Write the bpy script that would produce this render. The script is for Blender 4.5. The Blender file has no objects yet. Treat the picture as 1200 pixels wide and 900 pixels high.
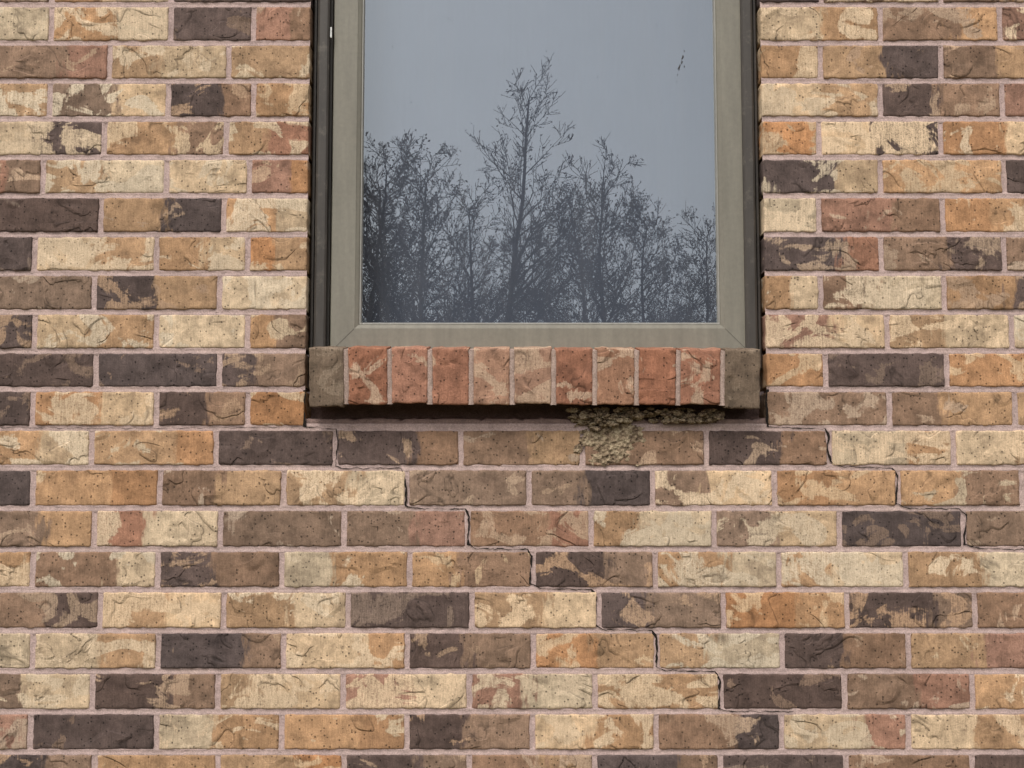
import bpy, bmesh, math, random
from mathutils import Vector, Matrix, noise
random.seed(7)
sc=bpy.context.scene
sc.view_settings.view_transform='Standard'
sc.view_settings.look='None'
sc.view_settings.exposure=0

# ---------------------------------------------------------------- camera
F=1733.0; TH=math.asin(0.1021); D=2.437; ZC=1.6
cam=bpy.data.cameras.new("camera"); co=bpy.data.objects.new("camera",cam)
sc.collection.objects.link(co); sc.camera=co
co.location=(0,-D,ZC); co.rotation_euler=(math.pi/2+TH,0,0)
cam.sensor_width=36; cam.lens=36*F/1200; cam.clip_end=2000; cam.clip_start=0.05

def P(u,v,y=0.0):
    """survey measurement -> (x,z) on the facade plane at depth y"""
    a=(u-600)/F; b=(450-v)/F
    dy=math.cos(TH)-b*math.sin(TH); dz=math.sin(TH)+b*math.cos(TH)
    t=(y+D)/dy
    return a*t, ZC+t*dz

# ---------------------------------------------------------------- node helpers
def N(nt,t,ins=None,**pr):
    n=nt.nodes.new(t)
    for k,v in pr.items(): setattr(n,k,v)
    for k,v in (ins or {}).items():
        if isinstance(v,bpy.types.NodeSocket): nt.links.new(v,n.inputs[k])
        else: n.inputs[k].default_value=v
    return n
def M(nt,op,a,b=None,c=None,clamp=False):
    d={0:a}
    if b is not None: d[1]=b
    if c is not None: d[2]=c
    return N(nt,'ShaderNodeMath',d,operation=op,use_clamp=clamp).outputs[0]
def MIX(nt,f,a,b,mode='MIX'):
    return N(nt,'ShaderNodeMix',{0:f,6:a,7:b},data_type='RGBA',blend_type=mode).outputs[2]
def NOI(nt,vec,scale,detail=4,rough=.55,dist=0):
    return N(nt,'ShaderNodeTexNoise',{'Vector':vec,'Scale':scale,'Detail':detail,'Roughness':rough,'Distortion':dist}).outputs['Fac']
def MR(nt,v,a,b,c,d):
    return N(nt,'ShaderNodeMapRange',{0:v,1:a,2:b,3:c,4:d}).outputs[0]
def SC(nt,vec,s):
    return N(nt,'ShaderNodeVectorMath',{0:vec,1:s},operation='MULTIPLY').outputs[0]
def newmat(name):
    m=bpy.data.materials.new(name); m.use_nodes=True; nt=m.node_tree; nt.nodes.clear()
    out=N(nt,'ShaderNodeOutputMaterial'); return m,nt,out
def GREY(nt,v):
    return N(nt,'ShaderNodeCombineColor',{0:v,1:v,2:v}).outputs[0]
def finish(nt,out,col,rough,height=None,dist=.001,strength=1,spec=.3,metal=0):
    b=N(nt,'ShaderNodeBsdfPrincipled',{'Base Color':col,'Roughness':rough,'Specular IOR Level':spec,'Metallic':metal})
    if height is not None:
        bp=N(nt,'ShaderNodeBump',{'Height':height,'Distance':dist,'Strength':strength})
        nt.links.new(bp.outputs[0],b.inputs['Normal'])
    nt.links.new(b.outputs[0],out.inputs[0]); return b

# ---------------------------------------------------------------- materials
def mat_brick():
    m,nt,out=newmat("weathered_brick")
    A=N(nt,'ShaderNodeAttribute',attribute_name='colA').outputs['Color']
    B=N(nt,'ShaderNodeAttribute',attribute_name='colB').outputs['Color']
    C=N(nt,'ShaderNodeAttribute',attribute_name='colC').outputs['Color']
    pr=N(nt,'ShaderNodeAttribute',attribute_name='prm')
    sp=N(nt,'ShaderNodeSeparateColor',{0:pr.outputs['Color']})
    seed,thr,ul=sp.outputs[0],sp.outputs[1],sp.outputs[2]; split=pr.outputs['Alpha']
    tc=N(nt,'ShaderNodeTexCoord').outputs['Object']
    off=N(nt,'ShaderNodeCombineXYZ',{0:M(nt,'MULTIPLY',seed,13.0),1:M(nt,'MULTIPLY',seed,41.0),2:M(nt,'MULTIPLY',seed,7.0)}).outputs[0]
    v=N(nt,'ShaderNodeVectorMath',{0:tc,1:off},operation='ADD').outputs[0]
    mo=NOI(nt,v,38,3,.70)
    stri=NOI(nt,SC(nt,v,(9,1,.8)),50,2,.6)
    gr=NOI(nt,v,430,1,.7)
    ns=NOI(nt,SC(nt,v,(1.6,1,.5)),30,3,.65)
    s=M(nt,'MULTIPLY',M(nt,'SUBTRACT',M(nt,'ADD',ul,M(nt,'MULTIPLY',M(nt,'SUBTRACT',ns,.5),.6)),split),14,clamp=True)
    body=MIX(nt,s,A,B)
    body=MIX(nt,1.0,body,GREY(nt,MR(nt,mo,.3,.7,.66,1.34)),'MULTIPLY')
    # burnt flashing
    fln=NOI(nt,SC(nt,v,(1,1,1.4)),13,4,.72)
    fl=M(nt,'MULTIPLY',M(nt,'SUBTRACT',fln,.53),4.5,clamp=True)
    body=MIX(nt,M(nt,'MULTIPLY',fl,.68),body,MIX(nt,1.0,body,(.46,.42,.42,1),'MULTIPLY'))
    # slip coat patches: swirled, flaked wash, worn through by wire-cut scratches
    n1=NOI(nt,SC(nt,v,(.8,1,1.05)),17,4,.55,.9)
    wn=M(nt,'ADD',n1,M(nt,'MULTIPLY',M(nt,'SUBTRACT',stri,.5),.06))
    coat=M(nt,'MULTIPLY',M(nt,'SUBTRACT',wn,thr),32,clamp=True)
    coatv=M(nt,'MULTIPLY',coat,MR(nt,M(nt,'ADD',M(nt,'MULTIPLY',gr,.5),M(nt,'MULTIPLY',stri,.5)),.37,.53,.5,.92))
    cc=MIX(nt,1.0,C,GREY(nt,MR(nt,mo,.3,.7,.85,1.14)),'MULTIPLY')
    col=MIX(nt,coatv,body,cc)
    # a few creases (folds of the slip), shadow lines painted into the colour
    n2=NOI(nt,SC(nt,v,(1,1,1.25)),13,2,.45,1.2)
    lm=M(nt,'MULTIPLY',M(nt,'SUBTRACT',NOI(nt,v,16,1,.5),.49),12,clamp=True)
    d2=M(nt,'SUBTRACT',n2,.5)
    ln=M(nt,'MULTIPLY',M(nt,'SUBTRACT',1.0,M(nt,'MULTIPLY',M(nt,'ABSOLUTE',d2),60),clamp=True),lm)
    step=M(nt,'MULTIPLY',M(nt,'MULTIPLY',M(nt,'ADD',d2,.012),20,clamp=True),lm)
    dk=M(nt,'MULTIPLY',ln,.45)
    # pits, fewer where the slip covers the body
    vo=N(nt,'ShaderNodeTexVoronoi',{'Vector':v,'Scale':200.0})
    rnd=N(nt,'ShaderNodeSeparateColor',{0:vo.outputs['Color']}).outputs[0]
    pit=M(nt,'MULTIPLY',M(nt,'LESS_THAN',vo.outputs['Distance'],M(nt,'MULTIPLY',rnd,.33)),M(nt,'GREATER_THAN',rnd,.83))
    dk=M(nt,'MAXIMUM',dk,M(nt,'MULTIPLY',pit,M(nt,'SUBTRACT',.65,M(nt,'MULTIPLY',coat,.3))))
    tone=M(nt,'MULTIPLY',MR(nt,stri,.3,.7,.88,1.11),MR(nt,gr,.25,.75,.84,1.16))
    tone=M(nt,'MULTIPLY',tone,M(nt,'SUBTRACT',1.0,dk))
    col=MIX(nt,1.0,col,GREY(nt,tone),'MULTIPLY')
    h=M(nt,'MULTIPLY',step,1.3)
    h=M(nt,'SUBTRACT',h,M(nt,'MULTIPLY',pit,.6))
    h=M(nt,'ADD',h,M(nt,'MULTIPLY',stri,.5)); h=M(nt,'ADD',h,M(nt,'MULTIPLY',gr,.35))
    h=M(nt,'ADD',h,M(nt,'MULTIPLY',mo,1.3))
    finish(nt,out,col,.88,h,.0016,.95,.25)
    return m

def mat_mortar(name,col,d=1.0):
    m,nt,out=newmat(name)
    tc=N(nt,'ShaderNodeTexCoord').outputs['Object']
    a=NOI(nt,tc,9,3,.6); b=NOI(nt,tc,380,1,.75); c=NOI(nt,tc,60,3,.6)
    t=M(nt,'MULTIPLY',MR(nt,a,.3,.7,.87,1.12),MR(nt,b,.3,.7,.80,1.18))
    t=M(nt,'MULTIPLY',t,MR(nt,c,.3,.7,.84,1.14))
    cl=MIX(nt,1.0,col,GREY(nt,t),'MULTIPLY')
    cl=MIX(nt,MR(nt,a,.5,.7,0,.25),cl,(.32,.23,.17,1))
    finish(nt,out,cl,.95,M(nt,'ADD',b,M(nt,'MULTIPLY',c,1.4)),.0012,.7,.15)
    return m

def mat_paint(name,col,rough=.5,streak=.12):
    m,nt,out=newmat(name)
    tc=N(nt,'ShaderNodeTexCoord').outputs['Object']
    a=NOI(nt,SC(nt,tc,(6,1,.7)),9,4,.65); b=NOI(nt,tc,130,4,.7)
    t=M(nt,'MULTIPLY',MR(nt,a,.3,.7,1-streak,1+streak),MR(nt,b,.3,.7,.93,1.07))
    cl=MIX(nt,1.0,col,GREY(nt,t),'MULTIPLY')
    cl=MIX(nt,MR(nt,NOI(nt,tc,38,5,.75),.56,.75,0,.35),cl,(.26,.23,.18,1))
    finish(nt,out,cl,rough,b,.0003,.4,.4)
    return m

def mat_flat(name,col,rough=.9,var=.25,scale=60,bump=.001,detail=4):
    m,nt,out=newmat(name)
    tc=N(nt,'ShaderNodeTexCoord').outputs['Object']
    a=NOI(nt,tc,scale,detail,.65)
    cl=MIX(nt,1.0,col,GREY(nt,MR(nt,a,.3,.7,1-var,1+var)),'MULTIPLY')
    finish(nt,out,cl,rough,a if bump else None,bump,.7,.2)
    return m

def mat_glass():
    m,nt,out=newmat("coated_glass")
    tc=N(nt,'ShaderNodeTexCoord').outputs['Object']
    w=NOI(nt,SC(nt,tc,(1,1,.7)),2.2,1,.4)
    bp=N(nt,'ShaderNodeBump',{'Height':w,'Distance':.0006,'Strength':.3})
    gl=N(nt,'ShaderNodeBsdfGlossy',{'Color':(.86,.93,1.0,1),'Roughness':.004,'Normal':bp.outputs[0]})
    tr=N(nt,'ShaderNodeBsdfTransparent',{'Color':(.72,.77,.82,1)})
    mx=N(nt,'ShaderNodeMixShader',{0:GLASS_R,1:tr.outputs[0],2:gl.outputs[0]})
    st=NOI(nt,SC(nt,tc,(5,1,.35)),9,5,.7); sp=NOI(nt,tc,150,4,.8)
    dirt=M(nt,'ADD',MR(nt,st,.45,.75,.02,.07),MR(nt,sp,.66,.76,0,.15))
    df=N(nt,'ShaderNodeBsdfDiffuse',{'Color':(.42,.42,.42,1)})
    m2=N(nt,'ShaderNodeMixShader',{0:dirt,1:mx.outputs[0],2:df.outputs[0]})
    nt.links.new(m2.outputs[0],out.inputs[0]); return m
GLASS_R=.185

MB=mat_brick()
MM=mat_mortar("mortar",(.47,.35,.32,1))
MSM=mat_mortar("sill_mortar",(.45,.335,.285,1))
MFR=mat_paint("bronze_frame_paint",(.195,.18,.144,1),.5)
MFD=mat_paint("dark_frame_paint",(.052,.044,.037,1),.5,.25)
MDK=mat_flat("crack_shadow_gap",(.016,.012,.010,1),bump=0)
MGL=mat_glass()

# ---------------------------------------------------------------- mesh helpers
def mkobj(name,verts,faces,mat,parent=None,smooth=False,attrs=None):
    me=bpy.data.meshes.new(name); me.from_pydata(verts,[],faces); me.update()
    if smooth: me.polygons.foreach_set('use_smooth',[True]*len(me.polygons))
    if attrs:
        for k,d in attrs.items():
            a=me.attributes.new(k,'FLOAT_COLOR','POINT'); a.data.foreach_set('color',d)
    if mat: me.materials.append(mat)
    o=bpy.data.objects.new(name,me); sc.collection.objects.link(o)
    if parent: o.parent=parent
    return o
def empty(name):
    o=bpy.data.objects.new(name,None); sc.collection.objects.link(o); return o
def boxvf(V,Fc,x0,x1,y0,y1,z0,z1):
    b=len(V)
    V+=[(x0,y0,z0),(x1,y0,z0),(x1,y1,z0),(x0,y1,z0),(x0,y0,z1),(x1,y0,z1),(x1,y1,z1),(x0,y1,z1)]
    Fc+=[(b,b+1,b+5,b+4),(b+1,b+2,b+6,b+5),(b+2,b+3,b+7,b+6),(b+3,b,b+4,b+7),(b+4,b+5,b+6,b+7),(b,b+3,b+2,b+1)]

PAL={'T':(.39,.238,.132),'C':(.52,.385,.25),'B':(.245,.155,.103),'D':(.104,.072,.062),'O':(.40,.212,.105),'R':(.315,.168,.113)}
CREAM=(.60,.465,.32)
class Bricks:
    def __init__(s): s.V=[];s.F=[];s.A=[];s.B=[];s.C=[];s.P=[]
    def add(s,x0,x1,z0,z1,tok,fine=True,depth=.09,tf=None,colC=None,thr=None,rnd=.0028):
        a=tok[0]; b=tok[1] if len(tok)>1 else tok[0]
        def jit(c,k=.15):
            f=1+random.uniform(-k,k); g=random.uniform(-.06,.06)
            return (c[0]*f*(1+g),c[1]*f,c[2]*f*(1-g),1)
        ca=jit(PAL[a]); cb=jit(PAL[b]) if b!=a else ca
        if colC is None:
            if 'C' in tok: cc=CREAM; th=random.uniform(.46,.56)
            elif tok=='D': cc=(.21,.145,.108); th=random.uniform(.52,.62)
            elif 'D' in tok: cc=(.37,.25,.165); th=random.uniform(.53,.61)
            elif tok[0] in 'BR': cc=(.42,.30,.21); th=random.uniform(.52,.61)
            else: cc=(.54,.40,.26); th=random.uniform(.48,.59)
            cc=jit(cc,.1)
        else: cc=colC; th=thr
        seed=random.random()*9; split=random.uniform(.35,.65)
        w=x1-x0;h=z1-z0
        if fine:
            e=[0,.0005,.0014,.003,.006]
            nx=max(4,int(w/.007)); nz=max(3,int(h/.008))
            xs=e+[.006+(w-.012)*i/nx for i in range(1,nx)]+[w-q for q in e[::-1]]
            zs=e+[.006+(h-.012)*i/nz for i in range(1,nz)]+[h-q for q in e[::-1]]
        else:
            xs=[0,.002,w/2,w-.002,w]; zs=[0,.002,h-.002,h]
        base=len(s.V); NX=len(xs);NZ=len(zs)
        yo=random.uniform(-.0006,.0009); tx=random.uniform(-.004,.004); tz=random.uniform(-.012,.012)
        so=Vector((seed*31,seed*17,0))
        pts=[]
        for j,zz in enumerate(zs):
            for i,xx in enumerate(xs):
                dx=min(xx,w-xx); dz=min(zz,h-zz)
                q=Vector((xx*45,zz*45,0))+so
                if fine:
                    n=noise.noise(q); n2=noise.noise(q*3.1+Vector((9,9,9)))
                    n3=noise.noise(q*1.7+Vector((3,1,5)))
                else: n=n2=n3=0
                r=rnd*(1+.5*n)
                d=max(0,r-dx); d2=max(0,r-dz); dd=min(r,math.hypot(d,d2))
                y=r-math.sqrt(max(0,r*r-dd*dd))
                y+=yo+(xx-w/2)*tx+(zz-h/2)*tz+ .0007*n+.0003*n2
                ex=1 if dx<.003 else 0; ez=1 if dz<.003 else 0
                px=xx+ex*(n3*.0015+n2*.001); pz=zz+ez*(n3*.0016+n2*.001)
                pts.append((x0+px,y,z0+pz,xx/w))
        ring=[i for i in range(NX)]+[j*NX+NX-1 for j in range(1,NZ)]+[(NZ-1)*NX+i for i in range(NX-2,-1,-1)]+[j*NX for j in range(NZ-2,0,-1)]
        nb=len(pts)
        for k in ring: p=pts[k]; pts.append((p[0],depth,p[2],p[3]))
        for p in pts:
            q=(p[0],p[1],p[2])
            s.V.append(tf(q) if tf else q)
            s.A+=ca; s.B+=cb; s.C+=(cc[0],cc[1],cc[2],1); s.P+=(seed,th,p[3],split)
        for j in range(NZ-1):
            for i in range(NX-1):
                k=base+j*NX+i; s.F.append((k,k+1,k+NX+1,k+NX))
        L=len(ring)
        for k in range(L):
            a0=base+ring[k];a1=base+ring[(k+1)%L];b0=base+nb+k;b1=base+nb+(k+1)%L
            s.F.append((a1,a0,b0,b1))
    def obj(s,name,parent=None):
        return mkobj(name,s.V,s.F,MB,parent,True,{'colA':s.A,'colB':s.B,'colC':s.C,'prm':s.P})

# ---------------------------------------------------------------- brick wall
LV=[5,50,94.5,139,184,229,274.5,320,365.5,411,456,501.5,548,595.5,643.5,691,739,786.5,834,881.5,929]
ZL=[P(600,v)[1] for v in LV]          # bed-joint heights, top to bottom
XL=P(359.5,300)[0]; XR=P(896,300)[0]
rows=[ # left joints, left tokens | right joints, right tokens
 ([60,200,297],['TC','TC','D','RB'],[1032,1172],['CT','BT','RC']),
 ([128,268],['BR','TC','T'],[962,1103],['T','TD','BT']),
 ([58,197,297],['CT','BC','DB','T'],[1032,1175],['CT','DB','R']),
 ([122,265],['CD','TB','TR'],[960,1103],['O','CD','OC']),
 ([50,195,292],['RB','TC','C','RO'],[1032,1177],['DC','T','D']),
 ([118,262],['D','TD','TC'],[960,1105],['C','RB','OT']),
 ([40,183,290],['D','CT','TC','OT'],[1033,1177],['DR','BD','B']),
 ([110,257],['B','DT','C'],[962,1107],['TC','BC','TD']),
 ([40,183,290],['BD','CT','C','TB'],[1040,1186],['RC','TC','C']),
 ([112,257],['D','D','DB'],[968,1110],['O','D','O']),
 ([38,183,290],['D','OC','DB','O'],[1043,1190],['B','BT','T']),
 ([107,253,393,540,683,828,972,1118],['TC','TO','D','DB','BT','B','DB','CT','CT'],None,None),
 ([38,187,332,477,620,765,908,1053,1198],['D','TO','BT','TC','B','BD','BC','OT','TB','T'],None,None),
 ([110,258,403,548,693,837,984,1130],['BT','RC','B','BR','BR','TC','BC','D','BD'],None,None),
 ([38,185,330,480,625,768,913,1062],['CT','BC','DB','CT','TB','DB','TC','TC','TC'],None,None),
 ([117,262,408,553,702,848,993,1143],['BD','TC','TC','D','TC','DB','OT','DB','B'],None,None),
 ([38,185,332,477,625,770,917,1065],['BC','CT','DB','CT','DB','OT','TC','DB','TR'],None,None),
 ([108,255,402,550,697,845,990,1140],['BC','DB','TC','RC','RC','T','D','BR','TC'],None,None),
 ([35,183,330,477,624,769,916,1065],['R','D','CT','TO','DB','CT','BD','CR','CT'],None,None),
 ([110,255,403,550,697,845,992,1140],['DB','T','TO','DB','BT','DB','D','B','D'],None,None),
]
G=.0044; MOD=.203; XE=3.0
RT=['T','TC','CT','TC','B','D','D','BD','TB','O','RC','BC','DT','BT']
bw=Bricks(); heads=[]
def put(x0,x1,z0,z1,tok):
    fine=abs((x0+x1)/2)<1.05 and 1.0<z0<2.75
    bw.add(x0+G,x1-G,z0+G,z1-G,tok,fine)
def extend(x,sgn,z0,z1,lim=XE):
    while abs(x)<lim-.01:
        x2=x+sgn*MOD
        if abs(x2)>lim-.03: x2=sgn*lim
        put(min(x,x2),max(x,x2),z0,z1,random.choice(RT)); heads.append((x,z0,z1))
        x=x2
for r,(lj,lt,rj,rt) in enumerate(rows):
    zt,zb=ZL[r],ZL[r+1]; vc=(LV[r]+LV[r+1])/2
    X=[P(u,vc)[0] for u in lj]
    if rj is None:
        for i in range(len(X)-1): put(X[i],X[i+1],zb,zt,lt[i+1]); heads.append((X[i+1],zb,zt))
        put(X[0]-MOD,X[0],zb,zt,lt[0]); heads.append((X[0],zb,zt)); extend(X[0]-MOD,-1,zb,zt)
        put(X[-1],X[-1]+MOD,zb,zt,lt[-1]); extend(X[-1]+MOD,1,zb,zt)
    else:
        put(X[0]-MOD,X[0],zb,zt,lt[0]); extend(X[0]-MOD,-1,zb,zt)
        XX=X+[XL+G]
        for i in range(len(X)): put(XX[i],XX[i+1],zb,zt,lt[i+1]); heads.append((X[i],zb,zt))
        Y=[XR-G]+[P(u,vc)[0] for u in rj]
        for i in range(len(Y)-1): put(Y[i],Y[i+1],zb,zt,rt[i]); heads.append((Y[i+1],zb,zt))
        put(Y[-1],Y[-1]+MOD,zb,zt,rt[-1]); extend(Y[-1]+MOD,1,zb,zt)
H=.0677
zz=ZL[0]; beds=[(z,i<=10) for i,z in enumerate(ZL)]   # second: opening cuts this bed
ZTOP=ZL[0]+6*H
k=0
while zz<3.3:
    z2=zz+H; offx=(k%2)*MOD/2; k+=1
    if zz<ZTOP-.01:
        for sgn,xe in ((-1,XL+G),(1,XR-G)):
            x=xe; x2=P(200,5)[0]+offx if sgn<0 else P(1032,5)[0]+offx-.1
            put(min(x,x2),max(x,x2),zz,z2,random.choice(RT)); extend(x2,sgn,zz,z2)
        beds.append((z2,z2<ZTOP-.01))
    else:
        put(offx-MOD,offx,zz,z2,random.choice(RT)); extend(offx,1,zz,z2); extend(offx-MOD,-1,zz,z2)
        beds.append((z2,False))
    zz=z2
WALLTOP=zz
zz=ZL[-1]; k=0
while zz>-.05:
    z2=zz-H; x=P(35+(k%2)*73,860)[0]; k+=1
    extend(x,1,z2,zz); extend(x,-1,z2,zz); beds.append((z2,False)); zz=z2
wall=empty("brick_wall")
bw.obj("bricks",wall)

# mortar: tooled concave beds and head joints
V=[];Fc=[]
prof=[(-.0075,.0038),(-.0045,.0020),(-.002,.0028),(0,.0032),(.002,.0030),(.0045,.0024),(.0075,.0042)]
def strip(p0,p1,horizontal,c,step_f,dy=0):
    pts=[];x=p0
    while x<p1:
        pts.append(x)
        x+=step_f(x)
    pts.append(p1)
    base=len(V); n=len(prof)
    for x in pts:
        for (o,y) in prof:
            q=Vector((x*70,c*90+o*120,0)) if horizontal else Vector((c*90+o*120,x*70,5))
            nn=noise.noise(q); n3=noise.noise(q*3.3)
            yy=y+dy+.0009*nn+.0005*n3
            if horizontal: V.append((x,yy,c+o+.0007*nn))
            else: V.append((c+o+.0007*nn,yy,x))
    for i in range(len(pts)-1):
        for j in range(n-1):
            a=base+i*n+j
            Fc.append((a,a+n,a+n+1,a+1) if horizontal else (a,a+1,a+n+1,a+n))
sf=lambda x: .006 if abs(x)<1.0 else .1
for z,cut in beds:
    s2=sf if 1.0<z<2.7 else (lambda x:.15)
    if cut: strip(-XE,XL,True,z,s2); strip(XR,XE,True,z,s2)
    else: strip(-XE,XE,True,z,s2)
for (x,z0,z1) in heads:
    f=(lambda q:.007) if abs(x)<1.0 and 1.0<z0<2.7 else (lambda q:.04)
    strip(z0,z1,False,x,f,.0005)
mkobj("mortar_joints",V,Fc,MM,wall,True)

# structural backing around the opening, and wall cap
ZS=ZL[11]
V=[];Fc=[]
boxvf(V,Fc,-XE,XL-.01,.09,.25,0,WALLTOP); boxvf(V,Fc,XR+.01,XE,.09,.25,0,WALLTOP)
boxvf(V,Fc,XL-.01,XR+.01,.09,.25,0,ZS-.01); boxvf(V,Fc,XL-.01,XR+.01,.09,.25,ZTOP,WALLTOP)
mkobj("backing",V,Fc,MM,wall)
V=[];Fc=[]; boxvf(V,Fc,-XE-.02,XE+.02,-.04,.29,WALLTOP+.004,WALLTOP+.06)
mkobj("coping",V,Fc,mat_flat("concrete",(.36,.34,.31,1)),wall)
V=[];Fc=[]; boxvf(V,Fc,XL-.1,XR+.1,-.003,.089,ZTOP-.004,ZTOP+.004)
mkobj("lintel",V,Fc,MFD,wall)

# mortar bedding under the sill: a ragged bead, sunk deep above to shape the dark shadow band
V=[];Fc=[]
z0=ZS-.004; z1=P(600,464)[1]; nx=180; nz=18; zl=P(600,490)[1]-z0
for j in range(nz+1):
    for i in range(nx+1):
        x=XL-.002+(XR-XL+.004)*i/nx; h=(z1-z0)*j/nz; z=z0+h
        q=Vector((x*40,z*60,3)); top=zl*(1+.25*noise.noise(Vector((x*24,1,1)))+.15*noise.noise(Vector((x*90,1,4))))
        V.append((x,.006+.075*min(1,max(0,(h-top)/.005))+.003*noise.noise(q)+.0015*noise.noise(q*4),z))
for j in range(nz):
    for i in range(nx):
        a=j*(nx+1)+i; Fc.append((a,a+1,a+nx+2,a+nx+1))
mkobj("sill_bedding_mortar",V,Fc,mat_mortar("shaded_bedding_mortar",(.27,.185,.162,1)),wall,True)  # mortar tone darkened to carry the shade under the sill

# stepped cracks
def crack(pts,w0,w1):
    V=[];Fc=[];pp=[]
    for (a,b) in zip(pts[:-1],pts[1:]):
        ax,az=P(*a);bx,bz=P(*b); L=math.hypot(bx-ax,bz-az); n=max(1,int(L/.004))
        for i in range(n): pp.append((ax+(bx-ax)*i/n,az+(bz-az)*i/n,L))
    pp.append((*P(*pts[-1]),1))
    for i,(x,z,L) in enumerate(pp):
        a=pp[max(0,i-1)];b=pp[min(len(pp)-1,i+1)]
        dx,dz=b[0]-a[0],b[1]-a[1];l=math.hypot(dx,dz) or 1
        nx_,nz_=-dz/l,dx/l
        horiz=abs(dx)>abs(dz)
        q=Vector((i*.22,pts[0][0],0))
        w=(w1 if horiz else w0)*max(.2,.7+1.2*noise.noise(q)+.6*noise.noise(q*3.1))
        j=.0020*noise.noise(Vector((i*.3,pts[0][0],7)))+.0012*noise.noise(Vector((i*.9,pts[0][0],3)))
        V.append((x+nx_*(j+w/2),.0010,z+nz_*(j+w/2))); V.append((x+nx_*(j-w/2),.0010,z+nz_*(j-w/2)))
    for i in range(len(pp)-1): Fc.append((2*i,2*i+1,2*i+3,2*i+2))
    return V,Fc
CR=[([(357,457),(355.5,475),(357,500)],.006,.003),
 ([(357,500),(380,502),(394,503),(396,520),(393,546),(402,549)],.0019,.0015),
 ([(0,501),(120,502),(250,501.5),(356,500)],.0009,.0009),
 ([(402,549),(470,548.5),(473,556),(476,572),(475,592),(486,596),(545,596.5),(550,606),(548,638),(560,643),(618,644),(623,652),(621,684),(635,690),(693,691),(699,700),(697,733),(710,738),(764,739),(770,748),(769,781),(780,786),(838,787),(844,797),(842,830),(858,834),(930,834)],.0038,.0018),
 ([(900,456),(898,470),(900,500)],.006,.003),
 ([(900,500),(935,502),(967,502),(972,512),(969,520),(973,541),(988,547),(1046,548.5),(1052,558),(1050,590),(1066,596),(1124,596),(1133,604),(1130,638),(1150,643),(1210,644)],.0038,.0018)]
for c in CR:
    v,f=crack(*c); mkobj("crack",v,f,MDK,wall)

# ---------------------------------------------------------------- window sill (rowlock course)
sill=empty("brick_window_sill")
TILT=math.radians(9)
YF=-.058
ztop=P(600,408,YF)[1]; hh=(P(600,408,YF)[1]-P(600,472.5,YF)[1])/math.cos(TILT)
def tf(q):
    x,y,z=q; # local: y inward, z from 0 (bottom) to hh (top); slight settlement to the right
    dz=z-hh-(x+.1)*.004
    return (x, YF+y*math.cos(TILT)-dz*math.sin(TILT), ztop+y*math.sin(TILT)+dz*math.cos(TILT))
sb=Bricks()
edges=[361.5,405,456,503.5,552,600,649,697.5,746.5,795.5,847.5,892]
SP={'r':(.33,.155,.098),'g':(.19,.136,.095),'p':(.39,.22,.145)}
scol=['g','r','r','r','p','p','r','p','r','r','g']
sthr=[.60,.6,.60,.57,.50,.48,.60,.48,.60,.55,.6]
def xe(u): return P(u,440,YF)[0]
for i in range(11):
    c=SP[scol[i]]; f=random.uniform(.85,1.15)
    PAL['Z']=(c[0]*f,c[1]*f,c[2]*f)
    x0=xe(edges[i])+(.0038 if i else 0); x1=xe(edges[i+1])-(.0038 if i<10 else 0)
    ex=.006 if i in(0,10) else random.uniform(-.001,.0015)
    sb.add(x0,x1,-ex,hh+random.uniform(-.0005,.001),'Z',True,.135,tf,(.50,.35,.245) if scol[i]!='g' else (.26,.195,.14),sthr[i],.003)
sb.obj("rowlock_bricks",sill)
V=[];Fc=[]
for i in range(1,11):
    x=xe(edges[i]); ns=16; base=len(V)
    for k in range(ns+1):
        z=-.001+(hh-.002)*k/ns
        for o,y in ((-.006,.006),(-.0035,.0022),(0,.0026),(.0035,.0020),(.006,.006)):
            n=noise.noise(Vector((x*90+o*200,z*110,i)))
            V.append(tf((x+o+.0009*n,y+.0011*n,z)))
    for k in range(ns):
        for j in range(4):
            a=base+k*5+j; Fc.append((a,a+1,a+6,a+5))
    for (zl_) in (-.001,hh-.003):
        b=len(V)
        for q in ((x-.005,.004,zl_),(x+.005,.004,zl_),(x+.005,.13,zl_),(x-.005,.13,zl_)): V.append(tf(q))
        Fc.append((b,b+1,b+2,b+3))
mkobj("sill_joints",V,Fc,MSM,sill,True)

# ---------------------------------------------------------------- window
win=empty("window")
def sweep(name,rect,profile,mat,parent):
    x0,x1,z0,z1=rect; V=[];Fc=[]
    for (d,y) in profile:
        V+=[(x0+d,y,z0+d),(x1-d,y,z0+d),(x1-d,y,z1-d),(x0+d,y,z1-d)]
    for i in range(len(profile)-1):
        for k in range(4):
            a=i*4+k;b=i*4+(k+1)%4; Fc.append((a,b,b+4,a+4))
    return mkobj(name,V,Fc,mat,parent)
YS=.022
xs0=P(388,300,YS)[0]; xs1=P(876.5,300,YS)[0]; zs0=P(600,413,YS)[1]; zs1=ZTOP-.035
xo0=XL+.002; xo1=XR-.002; zo0=zs0-.028; zo1=ZTOP-.006
w1=xs0-xo0
sweep("outer_frame",(xo0,xo1,zo0,zo1),[(0,.10),(0,.030),(.0025,.026),(.006,.026),(.0065,.034),(.009,.034),(.0095,.014),(.013,.012),(w1-.010,.012),(w1-.007,.0145),(w1-.0065,.030),(w1-.003,.030),(w1+.001,.045)],MFD,win)
sw=P(423.5,200,YS)[0]-xs0
sweep("sash_frame",(xs0,xs1,zs0,zs1),[(0,.05),(0,YS+.002),(.0015,YS),(sw-.009,YS),(sw-.0075,YS+.0012),(sw-.003,YS+.004),(sw-.001,YS+.0065)],MFR,win)
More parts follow.
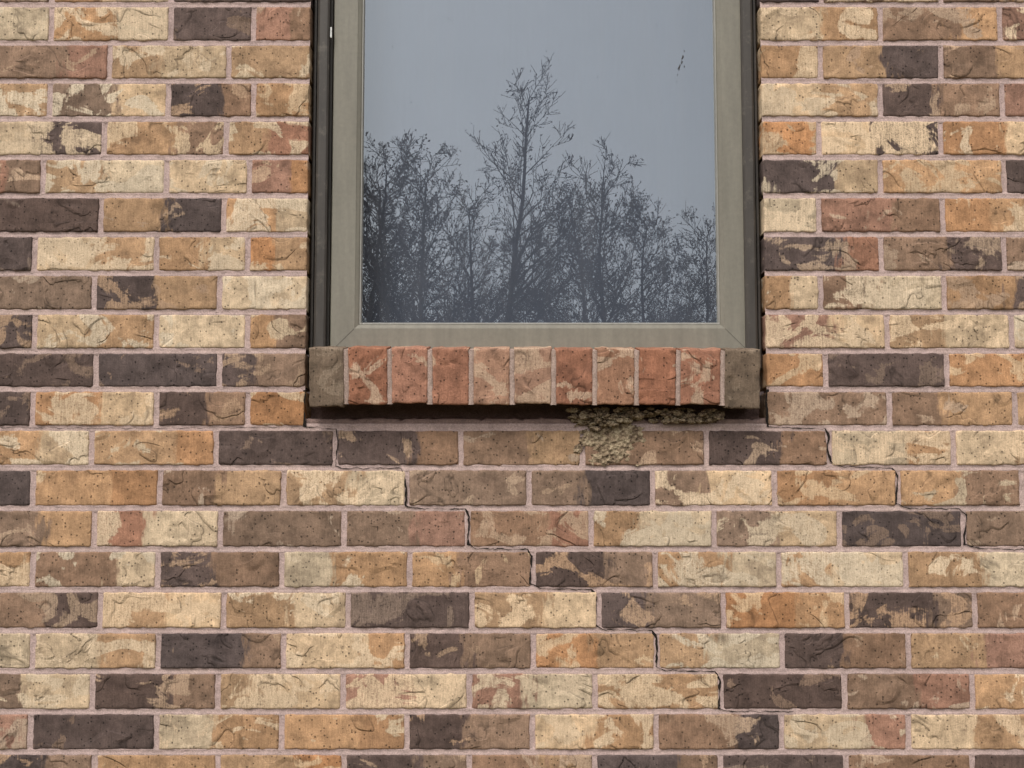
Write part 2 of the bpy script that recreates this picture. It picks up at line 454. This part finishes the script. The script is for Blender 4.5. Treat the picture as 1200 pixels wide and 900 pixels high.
sweep("glazing_bead",(xs0,xs1,zs0,zs1),[(sw-.0012,YS+.0055),(sw+.0005,YS+.0055),(sw+.002,YS+.009),(sw+.003,YS+.016)],mat_paint("bead_paint",(.29,.28,.25,1),.5),win)
V=[];Fc=[]
for (cx,cz,sx,sz) in ((xs0,zs0,1,1),(xs1,zs0,-1,1),(xs0,zs1,1,-1),(xs1,zs1,-1,-1)):
    t=.0004; b=len(V); e=sw-.011
    for (p,q) in ((t,0),(e+t,e),(e,e+t),(0,t)):
        V.append((cx+sx*(p+.0015),YS-.0004,cz+sz*(q+.0015)))
    Fc.append((b,b+1,b+2,b+3))
mkobj("mitre_seams",V,Fc,MFD,win)
YG=YS+.012
g=(xs0+sw-.002,xs1-sw+.002,zs0+sw-.002,zs1-sw+.002)
mkobj("glass_pane",[(g[0],YG,g[2]),(g[1],YG,g[2]),(g[1],YG,g[3]),(g[0],YG,g[3])],[(0,1,2,3)],MGL,win)
V=[];Fc=[];n=160
for i in range(n+1):
    x=g[0]-.02+(g[1]-g[0]+.04)*i/n
    y=.12+.0012*math.sin(x*60+1.2*math.sin(x*21))
    V+=[(x,y,g[2]-.03),(x,y,g[3]+.03)]
for i in range(n): Fc.append((2*i,2*i+2,2*i+3,2*i+1))
mkobj("curtain",V,Fc,mat_flat("curtain_cloth",(.15,.155,.18,1),.95,.08,8,0),win,True)
# streaky dried splash and specks on the glass
V=[];Fc=[]
def blob(x,z,r,asp=1.6,seed=0,n=16,lean=0):
    b=len(V); V.append((x,YG-.0008,z))
    for k in range(n):
        a=2*math.pi*k/n; rr=r*(.7+.8*noise.noise(Vector((math.cos(a)*1.7,math.sin(a)*1.7,seed*3.7))))
        dz=rr*math.sin(a)*asp
        V.append((x+rr*math.cos(a)/asp+dz*lean,YG-.0008,z+dz))
    for k in range(n): Fc.append((b,b+1+k,b+1+(k+1)%n))
for (u,v,r,a,l) in ((800,67,.0036,2.0,.25),(796,79,.0045,2.0,.3),(799,73,.0028,1.3,0),(802,78,.0016,1.5,0),(794,88,.0016,1.8,.2),(802,60,.0015,1.6,0),(793,96,.0008,1,0)):
    x,z=P(u,v,YG); blob(x,z,r,a,u,16,l)
for (u,v) in ((525,22),(529,24),(520,20),(460,55),(770,30),(700,90),(482,120),(640,60),(560,95)):
    x,z=P(u,v,YG); blob(x,z,.0009,1,u+v)
mkobj("smudges",V,Fc,mat_flat("dried_dirt",(.05,.046,.046,1),bump=0),win)
V=[];Fc=[]; x,z=P(388,38,.01); boxvf(V,Fc,x-.0012,x+.0012,.0085,.0118,z-.009,z+.009)
mkobj("weep_clip",V,Fc,mat_flat("white_plastic",(.7,.7,.68,1)),win)

# ---------------------------------------------------------------- mud nest
def mat_nest():
    m,nt,out=newmat("crumbly_mud")
    tc=N(nt,'ShaderNodeTexCoord').outputs['Object']
    a=NOI(nt,tc,100,5,.72,.5)
    vo=N(nt,'ShaderNodeTexVoronoi',{'Vector':tc,'Scale':150.0}).outputs['Distance']
    c=N(nt,'ShaderNodeValToRGB',{0:a}); r=c.color_ramp
    r.elements[0].position=.38; r.elements[0].color=(.10,.066,.045,1)
    r.elements[1].position=.62; r.elements[1].color=(.47,.375,.25,1)
    e=r.elements.new(.49); e.color=(.29,.215,.14,1)
    cl=MIX(nt,MR(nt,vo,.0,.35,.6,0),c.outputs[0],(.07,.045,.03,1))
    finish(nt,out,cl,.95,M(nt,'ADD',M(nt,'MULTIPLY',vo,2),a),.003,1,.15)
    return m
MN=mat_nest()
bm=bmesh.new()
def lump(x,y,z,r,sx=1,sz=1):
    res=bmesh.ops.create_icosphere(bm,subdivisions=3,radius=1)
    o=Vector((random.random()*50,random.random()*50,random.random()*50))
    for v in res['verts']:
        n=v.co.normalized(); k=1+.55*noise.noise(n*1.6+o)+.5*noise.noise(n*4+o)+.35*noise.noise(n*9+o)
        v.co=Vector((x+n.x*r*k*sx,y+n.y*r*k*.8,z+n.z*r*k*sz))
for i in range(200):
    u=random.choice([random.gauss(712,20),random.uniform(668,760),random.uniform(762,850)])
    u=min(850,max(667,u)); lo=508-abs(u-708)*.45 if u<765 else 494
    v=random.uniform(479,max(486,lo))
    x,z=P(u,v,-.010); lump(x,random.uniform(-.014,.006),z,random.uniform(.0018,.0056),1.5,.8)
for (u,v,r) in ((690,488,.011),(706,495,.012),(722,493,.011),(740,487,.010),(800,487,.008),(824,489,.010),(840,487,.006)):
    x,z=P(u,v,-.003); lump(x,.001,z,r,1.6,.75)
me=bpy.data.meshes.new("mud_nest"); bm.to_mesh(me); bm.free()
me.polygons.foreach_set('use_smooth',[True]*len(me.polygons)); me.materials.append(MN)
nest=bpy.data.objects.new("mud_nest",me); sc.collection.objects.link(nest)
V=[];Fc=[];nx,nz=80,60; x0,z1=P(672,494); x1,z0=P(758,547); keep={}
for j in range(nz+1):
    for i in range(nx+1):
        fx=i/nx;fz=j/nz; x=x0+(x1-x0)*fx; z=z0+(z1-z0)*fz
        e=1-math.hypot((fx-.50)/.50,(fz-.62)/.62)
        n=noise.noise(Vector((fx*4,fz*4,2)))*.6+noise.noise(Vector((fx*11,fz*11,4)))*.4+noise.noise(Vector((fx*24,fz*24,6)))*.2
        hgt=e+n*.9
        V.append((x,.0008-min(.0028,max(0,hgt)*.007)-.0006*noise.noise(Vector((fx*30,fz*30,1))),z)); keep[(i,j)]=hgt>.08
for j in range(nz):
    for i in range(nx):
        if keep[(i,j)] and keep[(i+1,j)] and keep[(i,j+1)] and keep[(i+1,j+1)]:
            a=j*(nx+1)+i; Fc.append((a,a+1,a+nx+2,a+nx+1))
mkobj("mud_crust",V,Fc,MN,nest,True)

# ---------------------------------------------------------------- lawn
def mat_lawn():
    m,nt,out=newmat("autumn_lawn")
    tc=N(nt,'ShaderNodeTexCoord').outputs['Object']
    a=NOI(nt,tc,.6,4,.65); b=NOI(nt,tc,30,2,.7)
    cl=MIX(nt,MR(nt,a,.35,.65,0,1),(.07,.075,.035,1),(.17,.13,.075,1))
    cl=MIX(nt,1.0,cl,GREY(nt,MR(nt,b,.3,.7,.6,1.4)),'MULTIPLY')
    finish(nt,out,cl,.95,None,spec=.1); return m
S=600
mkobj("lawn",[(-S,-S,0),(S,-S,0),(S,S,0),(-S,S,0)],[(0,1,2,3)],mat_lawn())

# ---------------------------------------------------------------- trees across the yard
MBK=mat_flat("hazy_bark",(.09,.070,.072,1),.9,.3,20,0,2)  # bark and leaf tones lightened, distance haze painted into the colour
MLF=mat_flat("hazy_dry_leaves",(.115,.075,.07,1),.8,.4,3,0,1)
def tree_mesh(name,height,spread,seed,leafd=1.0,dens=1.0,start=.3):
    rnd=random.Random(seed); V=[];Fc=[];LV_=[];LF=[]
    def seg(a,b,ra,rb,n=4):
        d=(b-a); 
        if d.length<1e-5: return
        d.normalize(); u=d.orthogonal().normalized(); w=d.cross(u); base=len(V)
        for (p,r) in ((a,ra),(b,rb)):
            for k in range(n):
                t=2*math.pi*k/n; V.append(tuple(p+(u*math.cos(t)+w*math.sin(t))*r))
        for k in range(n): Fc.append((base+k,base+(k+1)%n,base+n+(k+1)%n,base+n+k))
    def leaf(p):
        s=rnd.uniform(.018,.040); a=Vector((rnd.uniform(-1,1),rnd.uniform(-1,1),rnd.uniform(-1,1))).normalized()
        b=a.orthogonal().normalized(); c=a.cross(b); base=len(LV_)
        for q in (b*s,c*s*.55,-b*s,-c*s*.55): LV_.append(tuple(p+q))
        LF.append((base,base+1,base+2,base+3))
    def grow(p,d,L,r,lev):
        n=max(3,int(L/.24)) if lev<3 else 3
        step=L/n; pts=[(p.copy(),r)]
        for i in range(n):
            wob=.045 if lev==0 else .12
            d=(d+Vector((rnd.gauss(0,wob),rnd.gauss(0,wob),rnd.gauss(0,.05)+(.04 if lev else .08)))).normalized()
            p2=p+d*step; r2=max(.005,r*(1-.85*(i+1)/n)+.0)
            seg(p,p2,pts[-1][1],r2,6 if lev==0 else (4 if lev<2 else 3))
            p=p2; pts.append((p.copy(),r2))
            t=(i+1)/n
            if lev==0:
                if t>start:
                    for _ in range(2 if rnd.random()<.55*dens else 1):
                        az=rnd.uniform(0,2*math.pi); up=.5+.6*t
                        dd=Vector((math.cos(az),math.sin(az),up)).normalized()
                        l2=spread*(1.12-t)*rnd.uniform(.6,1.35)+.3
                        grow(p,dd,l2,max(.012,r2*.5),1)
            elif lev<3:
                if t>.15:
                    for _ in range(2 if rnd.random()<.62*dens else 1):
                        ax=d.orthogonal().normalized(); ax.rotate(Matrix.Rotation(rnd.uniform(0,6.28),3,d))
                        dd=(d*1.0+ax*rnd.uniform(.6,1.2)+Vector((0,0,.15))).normalized()
                        grow(p,dd,max(.3,L*(.40 if lev==1 else .5))*rnd.uniform(.6,1.2)*(1.15-t*.5),max(.006,r2*.6),lev+1)
            if lev>=2:
                if rnd.random()<.42*leafd: leaf(p+Vector((rnd.gauss(0,.03),rnd.gauss(0,.03),rnd.gauss(0,.03))))
        if lev==0: apex.append(p.copy())
    apex=[]
    grow(Vector((0,0,-.05)),Vector((0,0,1)),height,height*.010+.015,0)
    me=bpy.data.meshes.new(name)
    b=len(V); me.from_pydata(V+LV_,[],Fc+[tuple(b+i for i in f) for f in LF])
    me.materials.append(MBK); me.materials.append(MLF)
    mi=[0]*len(Fc)+[1]*len(LF); me.polygons.foreach_set('material_index',mi); me.update()
    print(name,len(me.polygons),apex[0])
    return me,apex[0]
tA=tree_mesh("tree_tall",9.9,3.2,5,.8,.85,.35)
tB=tree_mesh("tree_round",8.4,3.2,11,1.4,1.05,.35)
tC=tree_mesh("tree_wide",8.3,3.3,23,1.3,1.0,.35)
def put_tree(m,x,y,ztop_,rot):
    """x = where the crown's tip stands, ztop_ = its height"""
    me,ap=m; s=ztop_/ap.z
    o=bpy.data.objects.new("tree",me); sc.collection.objects.link(o)
    ax=ap.x*math.cos(rot)-ap.y*math.sin(rot)
    o.location=(x-ax*s,y,0); o.scale=(s,s,s); o.rotation_euler=(0,0,rot)
put_tree(tA,.32,-25,9.75,0)
for (m,x,y,z,r) in ((tB,-2.4,-25.5,8.5,.4),(tC,-1.6,-24.5,8.1,2.0),(tB,-2.9,-29,9.1,4.0),(tC,-.9,-27.5,8.3,5.1),
    (tC,1.75,-25,8.3,1.0),(tB,2.7,-26,7.7,5.0),(tC,3.6,-25,7.0,3.2),(tB,1.3,-29,8.3,2.7),
    (tC,-5.2,-27,8.7,.2),(tB,5.8,-27,8,1.4)):
    put_tree(m,x,y,z,r)

# ---------------------------------------------------------------- light
w=bpy.data.worlds.new("World"); sc.world=w; w.use_nodes=True; nt=w.node_tree; nt.nodes.clear()
EL=math.radians(50); AZ=math.radians(200)
sky=N(nt,'ShaderNodeTexSky',sky_type='NISHITA',sun_disc=False,sun_elevation=EL,sun_rotation=AZ,dust_density=3.0,air_density=1.0)
hs=N(nt,'ShaderNodeHueSaturation',{'Saturation':.2,'Value':1.22,'Color':sky.outputs[0]})
bg=N(nt,'ShaderNodeBackground',{0:hs.outputs[0],1:.15})
wo=N(nt,'ShaderNodeOutputWorld'); nt.links.new(bg.outputs[0],wo.inputs[0])
sd=Vector((math.sin(AZ)*math.cos(EL),math.cos(AZ)*math.cos(EL),math.sin(EL)))
sl=bpy.data.lights.new("sun",'SUN'); sl.energy=1.5; sl.angle=math.radians(18); sl.color=(1,.94,.86)
so=bpy.data.objects.new("sun",sl); sc.collection.objects.link(so)
so.rotation_euler=(-sd).to_track_quat('-Z','Y').to_euler(); so.location=(-3,-8,9)
print("sun dir",sd, "verts",len(bw.V))
